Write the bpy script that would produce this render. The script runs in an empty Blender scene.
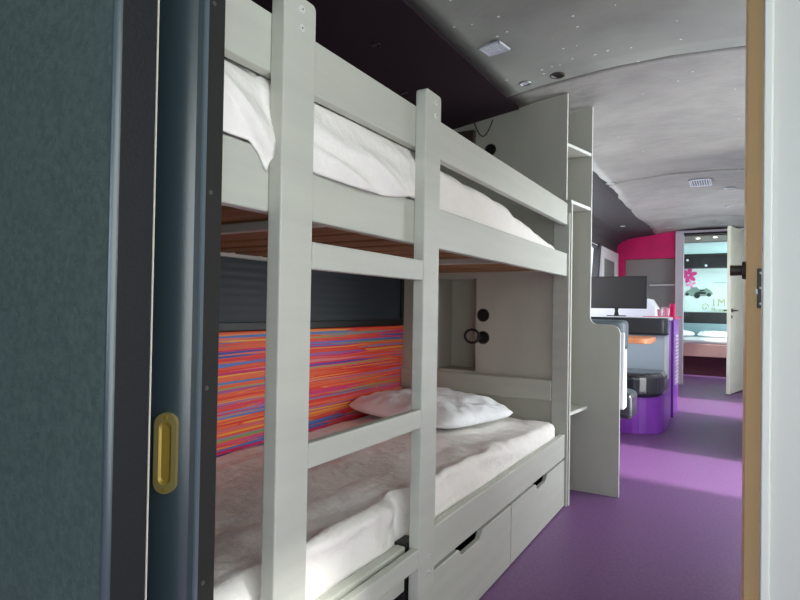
import bpy, bmesh, math, random
from math import sin, cos, pi, sqrt, radians, exp
from mathutils import Vector, Matrix, noise
random.seed(7)
COL = bpy.context.scene.collection

# ------------------------------------------------------------------ materials
def lin(c):
    return tuple((v/255/12.92 if v/255 <= .04045 else ((v/255+.055)/1.055)**2.4) for v in c) + (1,)

def mat(name, rgb, rough=.5, spec=.5, bump=None, var=None, metal=0, coat=0, emit=0):
    m = bpy.data.materials.new(name); m.use_nodes = True
    nt = m.node_tree; b = nt.nodes['Principled BSDF']
    b.inputs['Base Color'].default_value = lin(rgb)
    b.inputs['Roughness'].default_value = rough
    b.inputs['Specular IOR Level'].default_value = spec
    b.inputs['Metallic'].default_value = metal
    b.inputs['Coat Weight'].default_value = coat
    if emit:
        b.inputs['Emission Color'].default_value = lin(rgb); b.inputs['Emission Strength'].default_value = emit
    tc = nt.nodes.new('ShaderNodeTexCoord')
    if bump:
        n = nt.nodes.new('ShaderNodeTexNoise'); n.inputs['Scale'].default_value = bump[0]; n.inputs['Detail'].default_value = 4
        nt.links.new(tc.outputs['Object'], n.inputs['Vector'])
        bp = nt.nodes.new('ShaderNodeBump'); bp.inputs['Strength'].default_value = bump[1]; bp.inputs['Distance'].default_value = .01 if len(bump) < 3 else bump[2]
        nt.links.new(n.outputs['Fac'], bp.inputs['Height']); nt.links.new(bp.outputs['Normal'], b.inputs['Normal'])
    if var:                                  # (scale, second colour, stretch)
        n = nt.nodes.new('ShaderNodeTexNoise'); n.inputs['Scale'].default_value = var[0]; n.inputs['Detail'].default_value = 5
        mp = nt.nodes.new('ShaderNodeMapping'); mp.inputs['Scale'].default_value = var[2] if len(var) > 2 else (1, 1, 1)
        nt.links.new(tc.outputs['Object'], mp.inputs['Vector']); nt.links.new(mp.outputs['Vector'], n.inputs['Vector'])
        mx = nt.nodes.new('ShaderNodeMix'); mx.data_type = 'RGBA'
        mx.inputs[6].default_value = lin(rgb); mx.inputs[7].default_value = lin(var[1])
        rp = nt.nodes.new('ShaderNodeMapRange'); rp.inputs['From Min'].default_value = .35; rp.inputs['From Max'].default_value = .65
        nt.links.new(n.outputs['Fac'], rp.inputs['Value']); nt.links.new(rp.outputs[0], mx.inputs[0])
        nt.links.new(mx.outputs[2], b.inputs['Base Color'])
    return m

def specks(m, rgb, scale, thresh):
    """scatter small marks of another colour over a material (voronoi cells)"""
    nt = m.node_tree; b = nt.nodes['Principled BSDF']
    tc = nt.nodes.new('ShaderNodeTexCoord')
    v = nt.nodes.new('ShaderNodeTexVoronoi'); v.inputs['Scale'].default_value = scale
    nt.links.new(tc.outputs['Object'], v.inputs['Vector'])
    lt = nt.nodes.new('ShaderNodeMath'); lt.operation = 'LESS_THAN'; lt.inputs[1].default_value = thresh
    nt.links.new(v.outputs['Distance'], lt.inputs[0])
    sp = nt.nodes.new('ShaderNodeSeparateColor'); nt.links.new(v.outputs['Color'], sp.inputs[0])
    g = nt.nodes.new('ShaderNodeMath'); g.operation = 'GREATER_THAN'; g.inputs[1].default_value = .55
    nt.links.new(sp.outputs[0], g.inputs[0])
    mu = nt.nodes.new('ShaderNodeMath'); mu.operation = 'MULTIPLY'
    nt.links.new(lt.outputs[0], mu.inputs[0]); nt.links.new(g.outputs[0], mu.inputs[1])
    mx = nt.nodes.new('ShaderNodeMix'); mx.data_type = 'RGBA'; mx.inputs[7].default_value = lin(rgb)
    src = b.inputs['Base Color']
    if src.is_linked: nt.links.new(src.links[0].from_socket, mx.inputs[6])
    else: mx.inputs[6].default_value = src.default_value
    nt.links.new(mu.outputs[0], mx.inputs[0]); nt.links.new(mx.outputs[2], src)
    return m

PAINT   = mat('grey_painted_timber', (192, 194, 183), .42, .4, bump=(60, .04), var=(6, (185, 187, 177), (1, .3, 4)))
BOARD   = mat('grey_laminate_board', (190, 190, 178), .55, .35, bump=(200, .05), var=(9, (184, 184, 172), (1, 1, .3)))
EDGE    = mat('white_edge_band', (216, 218, 210), .45)
WOOD    = mat('pine_slat', (152, 114, 78), .6, .3, var=(9, (128, 92, 60), (.3, 3, 3)))
SHEET   = mat('white_cotton', (243, 239, 234), .8, .25, bump=(16, .6, .02))
PILLOWM = mat('white_pillow_cotton', (250, 252, 254), .8, .25, bump=(20, .6, .02))
FLOOR   = specks(mat('purple_vinyl', (120, 80, 130), .42, .4, bump=(120, .05), var=(70, (106, 72, 116))), (140, 98, 152), 160, .25)
CEIL    = specks(mat('silver_leatherette', (160, 163, 156), .45, .5, bump=(26, .12, .01), var=(3, (142, 145, 139))), (240, 242, 245), 20, .12)
CEILR   = specks(mat('silver_leatherette_rear', (160, 158, 153), .5, .5, bump=(14, .35, .02), var=(4, (144, 143, 139))), (225, 228, 230), 12, .06)
SEAM    = mat('ceiling_seam_dark', (40, 40, 42), .8)
MAROON  = mat('dark_maroon_lining', (36, 20, 30), .6, .3, bump=(60, .1))
COVE    = mat('charcoal_lining', (62, 60, 63), .6, .3, bump=(40, .15))
TEALCAR = mat('dark_teal_carpet', (72, 86, 83), .75, .3, bump=(260, .5, .004), var=(110, (60, 74, 72)))
DARKLAM = mat('dark_gloss_laminate', (46, 60, 66), .3, 1.0, bump=(300, .04))
DARKSTR = mat('dark_grey_jamb', (42, 42, 40), .7, .2, bump=(200, .1))
SIDESHADE = mat('wall_side_shade', (26, 28, 31), .6, .25, bump=(200, .1))  # near-black tint standing for shade on the wall end's aisle side
BLACK   = mat('black_plastic', (18, 18, 20), .5)
GLOSSBLK= mat('gloss_black', (22, 22, 25), .15, .6)
SCREEN  = mat('matt_black_screen', (48, 44, 46), .35, .4)
LEATHER = mat('black_leather', (42, 46, 52), .22, .8, bump=(40, .1), coat=.3)
LEATHGR = mat('slate_grey_leather', (84, 96, 104), .35, .6, bump=(40, .1))
WHITE   = mat('white_laminate', (232, 234, 236), .4)
JAMBW   = mat('white_door_lining', (190, 190, 184), .45, .4, var=(2, (184, 184, 180), (1, 1, .4)))
PALEBLU = mat('pale_blue_laminate', (190, 204, 216), .4)
PURPLE  = mat('purple_laminate', (142, 66, 186), .35, .5, var=(5, (130, 58, 174)))
PINK    = mat('magenta_wall', (222, 30, 108), .5, .3, var=(4, (205, 26, 100)))
PINKGL  = mat('pink_gloss', (226, 60, 120), .2, .6)
GREYP   = mat('grey_recess', (150, 152, 148), .6)
LILAC   = mat('lilac_grey_lining', (206, 198, 208), .5)
CREAM   = mat('pale_door', (222, 222, 208), .45, .4, var=(2, (208, 214, 190)))
TAN     = mat('tan_door_timber', (250, 216, 160), .5, .4, var=(1.2, (240, 196, 132), (3, 3, .3)))
BRASS   = mat('brass', (178, 162, 100), .35, .6, metal=.65)
BRASSIN = mat('brass_recess', (160, 134, 56), .4, .6, metal=.4)
STEEL   = mat('brushed_steel', (180, 184, 188), .35, .5, metal=.8)
BRONZE  = mat('dark_bronze', (78, 68, 58), .4, .6, metal=.3)
ORANGE  = mat('orange_table_top', (232, 150, 104), .3, .5)
VENTW   = mat('white_vent_plastic', (222, 226, 236), .5)
MURALB  = mat('pale_mint_print', (214, 236, 230), .5, .3, var=(2, (196, 222, 218)))
PETAL   = mat('pink_print', (206, 66, 140), .6)
PETALP  = mat('pale_pink_print', (226, 150, 190), .6)
CARG    = mat('grey_green_print', (124, 150, 138), .6)
CARD    = mat('dark_green_print', (40, 56, 52), .6)
GOLD    = mat('olive_gold_print', (168, 176, 120), .6)
SILVERP = mat('silver_print', (180, 196, 190), .6)
BEDCOV  = mat('salmon_valance', (226, 188, 178), .8, .2, bump=(14, .3))
BEDBASE = mat('dark_wine_base', (74, 30, 44), .7)
TEALHB  = mat('grey_teal_upholstery', (128, 156, 162), .7)
MINT    = mat('pale_teal_ceiling', (176, 210, 208), .45)
BROWNC  = mat('bronze_ceiling', (112, 98, 84), .4)
BLINDG  = mat('grey_blind', (128, 132, 128), .6)
CABLE   = mat('black_cable', (20, 20, 20), .5)
SCREWM  = mat('screw_dark', (84, 86, 84), .5, metal=.5)
PLUG    = mat('painted_bolt', (208, 210, 204), .4)
LEDGEW  = mat('white_ledge', (236, 236, 236), .4)
THREAD  = mat('raw_edge', (196, 190, 176), .8)
GLASSP  = bpy.data.materials.new('clear_pane'); GLASSP.use_nodes = True
_nt = GLASSP.node_tree; _nt.nodes.clear()
_o = _nt.nodes.new('ShaderNodeOutputMaterial'); _t = _nt.nodes.new('ShaderNodeBsdfTransparent'); _g = _nt.nodes.new('ShaderNodeBsdfGlossy')
_g.inputs['Roughness'].default_value = .03; _mx = _nt.nodes.new('ShaderNodeMixShader'); _mx.inputs[0].default_value = .06
_t.inputs['Color'].default_value = (.95, .97, .97, 1)
_nt.links.new(_t.outputs[0], _mx.inputs[1]); _nt.links.new(_g.outputs[0], _mx.inputs[2]); _nt.links.new(_mx.outputs[0], _o.inputs[0])
FROST = mat('added_frosted_pane', (235, 240, 242), .9, .2)  # pane of the added window that brightens the bunk end
TUMBLER = bpy.data.materials.new('tinted_tumbler'); TUMBLER.use_nodes = True
_b = TUMBLER.node_tree.nodes['Principled BSDF']; _b.inputs['Base Color'].default_value = lin((232, 190, 206)); _b.inputs['Transmission Weight'].default_value = .7; _b.inputs['Roughness'].default_value = .1

# striped fabric: long thin horizontal streaks of mixed colours
STRIPE = bpy.data.materials.new('multicolour_stripe'); STRIPE.use_nodes = True
nt = STRIPE.node_tree; b = nt.nodes['Principled BSDF']; b.inputs['Roughness'].default_value = .6
tc = nt.nodes.new('ShaderNodeTexCoord'); mp = nt.nodes.new('ShaderNodeMapping'); mp.inputs['Scale'].default_value = (0, 1.5, 115)
nt.links.new(tc.outputs['Object'], mp.inputs['Vector'])
wn = nt.nodes.new('ShaderNodeTexNoise'); wn.inputs['Scale'].default_value = 2.5; nt.links.new(tc.outputs['Object'], wn.inputs['Vector'])
va = nt.nodes.new('ShaderNodeVectorMath'); va.operation = 'MULTIPLY_ADD'; va.inputs[1].default_value = (0, 0, 1.3)
nt.links.new(wn.outputs['Color'], va.inputs[0]); nt.links.new(mp.outputs['Vector'], va.inputs[2])
n = nt.nodes.new('ShaderNodeTexVoronoi'); n.feature = 'SMOOTH_F1'; n.inputs['Scale'].default_value = 1; n.inputs['Smoothness'].default_value = .12; n.inputs['Randomness'].default_value = 1
nt.links.new(va.outputs[0], n.inputs['Vector'])
sc_ = nt.nodes.new('ShaderNodeSeparateColor'); nt.links.new(n.outputs['Color'], sc_.inputs[0])
cr = nt.nodes.new('ShaderNodeValToRGB'); nt.links.new(sc_.outputs[0], cr.inputs['Fac'])
stops = [(.0, (60, 60, 170)), (.06, (70, 130, 200)), (.12, (206, 24, 110)), (.20, (232, 50, 40)), (.30, (240, 84, 40)), (.40, (238, 110, 70)), (.48, (232, 40, 34)), (.56, (244, 130, 60)),
         (.64, (240, 190, 60)), (.69, (236, 70, 60)), (.76, (214, 40, 130)), (.82, (226, 130, 130)), (.87, (124, 168, 90)), (.91, (150, 120, 190)), (.95, (238, 96, 50))]
e = cr.color_ramp.elements
e[0].position = stops[0][0]; e[0].color = lin(stops[0][1]); e[1].position = stops[-1][0]; e[1].color = lin(stops[-1][1])
for p, c in stops[1:-1]:
    q = e.new(p); q.color = lin(c)
nt.links.new(cr.outputs['Color'], b.inputs['Base Color'])

# black window blind: horizontal pleats as bump
BLINDK = mat('black_pleated_blind', (46, 54, 60), .55, .35)
nt = BLINDK.node_tree; b = nt.nodes['Principled BSDF']; tc = nt.nodes.new('ShaderNodeTexCoord')
w = nt.nodes.new('ShaderNodeTexWave'); w.bands_direction = 'Z'; w.inputs['Scale'].default_value = 9
nt.links.new(tc.outputs['Object'], w.inputs['Vector'])
bp = nt.nodes.new('ShaderNodeBump'); bp.inputs['Distance'].default_value = .0008; nt.links.new(w.outputs['Fac'], bp.inputs['Height']); nt.links.new(bp.outputs['Normal'], b.inputs['Normal'])

# ------------------------------------------------------------------ helpers
def box(bm, x0, x1, y0, y1, z0, z1):
    r = bmesh.ops.create_cube(bm, size=1, matrix=Matrix.Translation(((x0+x1)/2, (y0+y1)/2, (z0+z1)/2)) @ Matrix.Diagonal((abs(x1-x0), abs(y1-y0), abs(z1-z0), 1)))
    return r['verts']

def prism(bm, pts, a0, a1, axis='Y'):
    """closed 2-D outline pushed along an axis: axis Y takes (x,z), axis Z takes (x,y), axis X takes (y,z)"""
    f = {'Y': lambda p, a: (p[0], a, p[1]), 'Z': lambda p, a: (p[0], p[1], a), 'X': lambda p, a: (a, p[0], p[1])}[axis]
    v0 = [bm.verts.new(f(p, a0)) for p in pts]; v1 = [bm.verts.new(f(p, a1)) for p in pts]
    n = len(pts)
    fs = [bm.faces.new(v0), bm.faces.new(v1[::-1])]
    for i in range(n): fs.append(bm.faces.new((v0[i], v1[i], v1[(i+1) % n], v0[(i+1) % n])))
    bmesh.ops.recalc_face_normals(bm, faces=fs)

def cyl(bm, p0, p1, r0, r1=None, seg=20):
    p0 = Vector(p0); p1 = Vector(p1); d = p1-p0
    q = Vector((0, 0, 1)).rotation_difference(d.normalized()).to_matrix().to_4x4()
    bmesh.ops.create_cone(bm, cap_ends=True, segments=seg, radius1=r0, radius2=r0 if r1 is None else r1, depth=d.length, matrix=Matrix.Translation((p0+p1)/2) @ q)

def ring(bm, c, axis, r_out, r_in, h, seg=28):
    """flat washer"""
    q = Vector((0, 0, 1)).rotation_difference(Vector(axis).normalized()).to_matrix(); c = Vector(c)
    L = []
    for r, z in ((r_in, 0), (r_out, 0), (r_out, h*.6), (r_out-.15*(r_out-r_in), h), (r_in+.15*(r_out-r_in), h), (r_in, h*.6)):
        L.append([bm.verts.new(c + q @ Vector((r*cos(2*pi*i/seg), r*sin(2*pi*i/seg), z))) for i in range(seg)])
    for k in range(6):
        for i in range(seg):
            bm.faces.new((L[k][i], L[k][(i+1) % seg], L[(k+1) % 6][(i+1) % seg], L[(k+1) % 6][i]))

def tube(bm, pts, r, seg=10):
    pts = [Vector(p) for p in pts]; rows = []
    for i, p in enumerate(pts):
        d = (pts[min(i+1, len(pts)-1)] - pts[max(i-1, 0)]).normalized()
        q = Vector((0, 0, 1)).rotation_difference(d).to_matrix()
        rows.append([bm.verts.new(p + q @ Vector((r*cos(2*pi*k/seg), r*sin(2*pi*k/seg), 0))) for k in range(seg)])
    for a, c in zip(rows, rows[1:]):
        for k in range(seg): bm.faces.new((a[k], a[(k+1) % seg], c[(k+1) % seg], c[k]))
    bm.faces.new(rows[0][::-1]); bm.faces.new(rows[-1])

def arc(cx, cy, r, a0, a1, n=6):
    return [(cx+r*cos(radians(a0+(a1-a0)*i/n)), cy+r*sin(radians(a0+(a1-a0)*i/n))) for i in range(n+1)]

def ob(name, bm, m, parent=None, bevel=0, smooth=False, **props):
    bmesh.ops.recalc_face_normals(bm, faces=bm.faces[:])
    me = bpy.data.meshes.new(name); bm.to_mesh(me); bm.free()
    for q in (m if isinstance(m, (list, tuple)) else [m]): me.materials.append(q)
    o = bpy.data.objects.new(name, me); COL.objects.link(o)
    if smooth:
        for p in me.polygons: p.use_smooth = True
    if parent:
        o.parent = parent
        b = parent; off = Vector((0, 0, 0))
        while b: off += b.location; b = b.parent
        o.location = -off
    if bevel:
        md = o.modifiers.new('bevel', 'BEVEL'); md.width = bevel; md.segments = 2 if bevel < .03 else 5; md.limit_method = 'ANGLE'; md.angle_limit = radians(40)
    for k, v in props.items(): o[k] = v
    return o

def boxo(name, dims, m, parent=None, bevel=.002, **props):
    bm = bmesh.new(); box(bm, *dims); return ob(name, bm, m, parent, bevel, **props)

def struct(name, bm, m, bevel=0, smooth=False):
    return ob(name, bm, m, None, bevel, smooth, kind='structure')

def thing(name, label, cat, loc, group=None):
    o = bpy.data.objects.new(name, None); COL.objects.link(o); o.location = loc; o.empty_display_size = .05
    o['label'] = label; o['category'] = cat
    if group: o['group'] = group
    return o

def tag(o, label, cat, group=None):
    o['label'] = label; o['category'] = cat
    if group: o['group'] = group
    return o

def white_edges(o, mask=lambda n: abs(n.y) < .5):
    for p in o.data.polygons:
        if mask(p.normal): p.material_index = 1

def zc(x):                                    # arched ceiling height at x
    d = max(0, -x-1.03)
    return (2.15 - .1*((-x-.35)/.9)**2) if d == 0 else 2.093-.127*d-.03*d*d

def nz(x, y, z): return noise.noise(Vector((x, y, z)))

# ------------------------------------------------------------------ the shell
bm = bmesh.new(); box(bm, -1.76, .80, -3.6, 12.1, -.05, 0); struct('floor', bm, FLOOR)

def ceiling_strip(bm, y0, y1, xa, xb, dz=0, n=14, th=.02, sag=None, ny=1, wob=0):
    xs = [xa+(xb-xa)*i/n for i in range(n+1)]
    rows = []
    for j in range(ny+1):
        y = y0+(y1-y0)*j/ny
        wv = wob*(.5+1.3*nz(1.5, y*1.1, 8)+.5*nz(3, y*4, 2))*max(0, min(1, (y-3.32)/.3))
        rows.append([bm.verts.new((x+wv*(1-i/n)**6, y, zc(x)+dz+(sag(x, y) if sag else 0))) for i, x in enumerate(xs)])
    top = [[bm.verts.new((v.co.x, v.co.y, v.co.z+th)) for v in r] for r in rows]
    for j in range(ny):
        for i in range(n):
            bm.faces.new((rows[j][i], rows[j][i+1], rows[j+1][i+1], rows[j+1][i]))
            bm.faces.new((top[j][i], top[j+1][i], top[j+1][i+1], top[j][i+1]))
    for j in (0, ny):
        for i in range(n): bm.faces.new((rows[j][i], rows[j][i+1], top[j][i+1], top[j][i]))
    for i in (0, n):
        for j in range(ny): bm.faces.new((rows[j][i], rows[j+1][i], top[j+1][i], top[j][i]))

def sagf(y0, y1, a):
    def f(x, y):
        e = exp(-((y-y0)/.06)**2) + exp(-((y-y1)/.06)**2)
        return -a*e*(.5+.8*nz(x*4, y0, 3)) + .004*nz(x*2.3, y*2.3, .5)
    return f

bm = bmesh.new(); ceiling_strip(bm, -3.6, 2.81, -1.03, .80, sag=sagf(-5, 2.81, .008), ny=60, n=24)
struct('ceiling', bm, CEIL, smooth=True)
bm = bmesh.new(); ceiling_strip(bm, 2.828, 5.22, -1.03, .80, dz=.004, sag=sagf(2.822, 5.22, .012), ny=60, wob=.05, n=24)
ceiling_strip(bm, 5.244, 7.70, -1.03, .80, dz=.004, sag=sagf(5.244, 7.70, .02), ny=60, wob=.05, n=24)
ceiling_strip(bm, 7.712, 8.95, -1.03, .80, dz=.006, sag=sagf(7.712, 12, .01), ny=30, wob=.05, n=24)
struct('ceiling_rear', bm, CEILR, smooth=True)
bm = bmesh.new()
for y in (2.816, 5.228, 7.706): ceiling_strip(bm, y-.03, y+.03, -1.03, .80, dz=.024, n=24)
struct('trim_1', bm, SEAM)
# roof skin above the linings (keeps daylight out)
bm = bmesh.new(); box(bm, -1.80, .84, -3.64, 12.14, 2.25, 2.30); struct('ceiling_roof', bm, SEAM)

# dark lining over the bunks: runs down from the silver ceiling to the side wall
def cove(bm, y0, y1, x0, x1, drop, n=10):
    pts = [(x0+(x1-x0)*i/n) for i in range(n+1)]
    low = [(x, zc(x)-drop) for x in pts]
    prism(bm, low+[(x, z+.03) for x, z in low[::-1]], y0, y1)
bm = bmesh.new(); cove(bm, .70, 2.985, -1.028, -1.745, .012); struct('ceiling_bunk', bm, MAROON, smooth=False)
bm = bmesh.new(); cove(bm, -3.6, .699, -1.031, -1.745, .004)
cove(bm, 2.99, 3.31, -1.031, -1.745, .0); struct('ceiling_side', bm, CEIL)
bm = bmesh.new(); pts = [(-.93, 2.124), (-1.03, 2.098), (-1.13, 2.083), (-1.25, 2.07), (-1.38, 2.05), (-1.48, 2.01), (-1.535, 1.95), (-1.545, 1.84), (-1.60, 1.84), (-1.60, 2.2), (-.93, 2.2)]
prism(bm, pts, 3.31, 8.9); struct('ceiling_cove', bm, COVE)

# left wall behind the bunks
bm = bmesh.new(); box(bm, -1.80, -1.755, -3.6, 3.31, 0, 2.3); struct('wall_left', bm, COVE)
bm = bmesh.new()
for d in ((.66, 3.0, .895, .93), (.66, 3.0, 1.20, 1.23), (.66, .70, .93, 1.20), (2.96, 3.0, .93, 1.20)):
    box(bm, -1.752, -1.728, d[0], d[1], d[2], d[3])
w1 = struct('window_1', bm, BLACK, bevel=.003)
bm = bmesh.new(); box(bm, -1.75, -1.738, .70, 2.96, .93, 1.20); ob('blind', bm, BLINDK, w1)
tag(boxo('upholstered_panel', (-1.752, -1.728, .66, 2.985, .36, .893), STRIPE, bevel=.004),
    'wall panel of brightly coloured horizontal stripes behind the lower bunk', 'wall panel')

# rear left wall with its windows
bm = bmesh.new(); box(bm, -1.62, -1.55, 3.31, 8.95, 0, .95); box(bm, -1.62, -1.55, 3.31, 8.95, 1.83, 2.25)
box(bm, -1.62, -1.55, 3.31, 3.6, .95, 1.83); box(bm, -1.62, -1.55, 7.68, 8.95, .95, 1.83)
struct('wall_left_rear', bm, WHITE)
bm = bmesh.new(); prism(bm, [(7.36, .95), (7.46, .95), (7.70, 1.86), (7.60, 1.86)], -1.60, -1.525, 'X'); struct('trim_2', bm, COVE)
bm = bmesh.new()
for d in ((3.6, 3.65, .95, 1.83), (5.38, 5.42, .95, 1.83), (3.6, 7.38, .95, .98), (3.6, 7.6, 1.80, 1.83)):
    box(bm, -1.60, -1.55, d[0], d[1], d[2], d[3])
w2 = struct('window_2', bm, COVE)
bm = bmesh.new(); box(bm, -1.585, -1.58, 3.64, 7.64, .97, 1.82); ob('pane', bm, GLASSP, w2)
# white framed blind further on
bm = bmesh.new()
for d in ((7.72, 7.86, .93, 1.84), (8.70, 8.88, .93, 1.84), (7.86, 8.70, 1.70, 1.84), (7.86, 8.70, .93, 1.02)):
    box(bm, -1.55, -1.515, d[0], d[1], d[2], d[3])
w3 = struct('window_3', bm, WHITE, bevel=.006)
bm = bmesh.new(); box(bm, -1.548, -1.54, 7.86, 8.70, 1.02, 1.70); ob('blind', bm, BLINDG, w3)

# magenta wall at the lounge end, with its grey recess
bm = bmesh.new()
for d in ((-1.55, -1.442, 0, 2.2), (-.766, -.757, 0, 2.2), (-1.442, -.766, 1.763, 2.2), (-1.442, -.766, 0, .90)):
    box(bm, d[0], d[1], 8.90, 9.20, d[2], d[3])
struct('wall_rear', bm, PINK)
bm = bmesh.new(); box(bm, -1.441, -.767, 9.06, 9.19, .90, 1.762); struct('wall_recess', bm, GREYP)
tag(boxo('wall_shelf', (-1.10, -.768, 8.92, 9.058, 1.372, 1.388), WHITE), 'thin white shelf in the grey recess of the magenta wall', 'shelf')
# door lining and open door of the back bedroom
bm = bmesh.new(); box(bm, -.756, -.656, 8.84, 8.98, 0, 2.10); box(bm, -.756, .75, 8.86, 8.98, 2.098, 2.13)
struct('door_frame', bm, LILAC, bevel=.004).name = 'trim_3'
bm = bmesh.new(); box(bm, -.656, .75, 8.862, 8.976, 2.075, 2.097); struct('trim_4', bm, SEAM)
bm = bmesh.new(); box(bm, .09, .77, 8.88, 8.98, 0, 2.07); struct('wall_rear_right', bm, WHITE)
v = Vector((.175, .77, 0)); L = v.length; ang = math.atan2(v.y, v.x)
bm = bmesh.new(); box(bm, 0, L, -.02, .02, .01, 2.062)
d1 = struct('door_1', bm, CREAM, bevel=.003); d1.location = (-.098, 8.06, 0); d1.rotation_euler = (0, 0, ang)
def dpart(name, bmm, m, **k):
    o = ob(name, bmm, m, **k); o.parent = d1; return o
bm = bmesh.new()
for s in (1, -1):
    cyl(bm, (.06, s*.02, 1.03), (.06, s*.03, 1.03), .024); cyl(bm, (.06, s*.03, 1.03), (.06, s*.06, 1.03), .009); cyl(bm, (.055, s*.06, 1.03), (.17, s*.06, 1.03), .009)
    cyl(bm, (.06, s*.02, .95), (.06, s*.027, .95), .02)
dpart('door_handle', bm, BRONZE)

# right-hand side wall, with the entrance, lounge and front windows left open
bm = bmesh.new(); X0, X1 = .77, .82
openings = [(-1.7, .9, .35, 1.95), (2.45, 3.35, .75, 1.95), (3.50, 4.47, .06, 1.95), (6.25, 7.4, .10, 1.9), (9.9, 11.7, .8, 1.75)]  # second opening is an invented window, out of view, lighting the far bunk
y = -3.6
for a, b_, c, d in openings:
    box(bm, X0, X1, y, a, 0, 2.3); box(bm, X0, X1, a, b_, 0, c); box(bm, X0, X1, a, b_, d, 2.3); y = b_
box(bm, X0, X1, y, 12.1, 0, 2.3); struct('wall_right', bm, WHITE)
for k, (a, b_, c, d) in enumerate(openings):
    bm = bmesh.new()
    for q in ((a, a+.04, c, d), (b_-.04, b_, c, d), (a, b_, c, c+.04), (a, b_, d-.04, d)): box(bm, .775, .815, *q)
    o = struct(('window_%d' % (k+4)) if k != 2 else 'door_2', bm, BLACK)
    bm = bmesh.new(); box(bm, .795, .799, a+.04, b_-.04, c+.04, d-.04); ob('pane', bm, FROST if k == 1 else GLASSP, o)
# front end of the bus behind the camera: windscreen wall
bm = bmesh.new()
for q in ((-1.8, .8, 0, .75), (-1.8, .8, 1.95, 2.3), (-1.8, -1.6, .75, 1.95), (.62, .8, .75, 1.95)): box(bm, q[0], q[1], -3.65, -3.6, q[2], q[3])
struct('wall_front', bm, COVE)
bm = bmesh.new(); box(bm, -1.6, .62, -3.63, -3.625, .75, 1.95); struct('window_8', bm, GLASSP)

# washroom block between the aisle and the right-hand wall
bm = bmesh.new(); box(bm, .085, .77, 1.26, 2.35, 0, 2.12); struct('wall_partition', bm, WHITE)
bm = bmesh.new(); box(bm, .12, .77, 4.50, 6.22, 0, 2.10); struct('wall_partition_rear', bm, WHITE)
bm = bmesh.new(); box(bm, .052, .77, 1.20, 1.24, 0, 2.12)
struct('wall_near_right', bm, JAMBW)
bm = bmesh.new(); prism(bm, [(.037, 1.188), (.050, 1.186), (.052, 1.20), (.052, 1.25), (.037, 1.25)], 0, 2.13, 'Z')
struct('trim_5', bm, EDGE, bevel=.002)

# ------------------------------------------------------------------ near right: tan door with latch and knob
dr = thing('tan_door', 'tan timber door standing open on the right with a dark latch plate', 'door', (.034, 1.6, 0))
boxo('door_leaf', (.0165, .0555, 1.60, 2.30, .01, 2.10), TAN, dr, .002)
bm = bmesh.new(); box(bm, .0385, .0515, 1.5965, 1.602, 1.012, 1.106); lp = ob('latch_plate', bm, BRONZE, dr, bevel=.0015)
lp['label'] = 'dark bronze latch plate'
bm = bmesh.new()
for z in (1.023, 1.060, 1.095): cyl(bm, (.046, 1.5945, z), (.046, 1.5975, z), .0028)
box(bm, .036, .0395, 1.592, 1.6, 1.045, 1.057)
ob('screw', bm, STEEL, lp).name = 'latch_screws'
bm = bmesh.new(); cyl(bm, (.0165, 1.66, 1.106), (.008, 1.66, 1.106), .023, .021); cyl(bm, (.008, 1.66, 1.106), (-.018, 1.66, 1.106), .0125, .0135)
kn = ob('door_knob', bm, BRONZE, dr, bevel=.0015); kn['label'] = 'dark round door knob'

# ------------------------------------------------------------------ near left: carpeted wall end and sliding door
pts = [(-1.76, .387)] + arc(-.607, .394, .0075, -90, 0, 6) + [(-.5995, .438), (-1.76, .438)]
bm = bmesh.new(); prism(bm, pts, 0, 2.13, 'Z')
o = struct('wall_near_left', bm, [TEALCAR, DARKLAM, SIDESHADE])
for p in o.data.polygons:
    if p.normal.x > .1 and abs(p.normal.z) < .5: p.material_index = 2 if p.normal.x > .999 else 1  # aisle-facing side gets the darker shade tint
bm = bmesh.new(); prism(bm, [(-.602, .4382), (-.598, .4382), (-.598, .4395), (-.602, .4395)], 0, 2.12, 'Z')
struct('trim_6', bm, THREAD)
# the leaf: a bowed dark laminate face ending at the jamb
def leafcurve():
    P = [(-.83, .542), (-.775, .545)]; x, yv = -.775, .545; n_ = 16
    for i in range(n_):
        t = i/(n_-1); a = radians(8+44*t**1.6); x += .0054*cos(a); yv += .0054*sin(a); P.append((x, yv))
    return P
LC = leafcurve()
sd = thing('sliding_door', 'dark gloss sliding door leaf on the left with a brass finger pull', 'door', (-.75, .57, 0))
bm = bmesh.new(); prism(bm, LC+[(LC[-1][0]-.003, .600), (-.83, .600)], .01, 2.10, 'Z')
o = ob('door_leaf', bm, DARKLAM, sd)
for p in o.data.polygons: p.use_smooth = abs(p.normal.z) < .5 and p.normal.y < .3
md = o.modifiers.new('es', 'EDGE_SPLIT'); md.split_angle = radians(35)
# finger pull set in the face
_i = min(range(len(LC)-1), key=lambda k: abs(LC[k][0]+.722)); _d = (Vector(LC[_i+1])-Vector(LC[_i-1])).normalized()
hp = Vector((LC[_i][0]+.0028*_d.y, LC[_i][1]-.0028*_d.x, .781)); hn = Vector((_d.y, -_d.x, 0)); ht = Vector((_d.x, _d.y, 0)); up = Vector((0, 0, 1))
def stadium(w, h, n_=10):
    r = w/2; c = h/2-r
    return [(r*cos(radians(a)), c+r*sin(radians(a))) for a in [180*i/n_ for i in range(n_+1)]] + [(r*cos(radians(a)), -c+r*sin(radians(a))) for a in [180+180*i/n_ for i in range(n_+1)]]
def loop(bm, sh, d): return [bm.verts.new(hp+ht*u+up*w_+hn*d) for u, w_ in sh]
def bridge(bm, A, B_):
    for i in range(len(A)): bm.faces.new((A[i], A[(i+1) % len(A)], B_[(i+1) % len(A)], B_[i]))
bm = bmesh.new(); s1, s2, s3 = stadium(.034, .120), stadium(.033, .118), stadium(.0185, .092)
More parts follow.
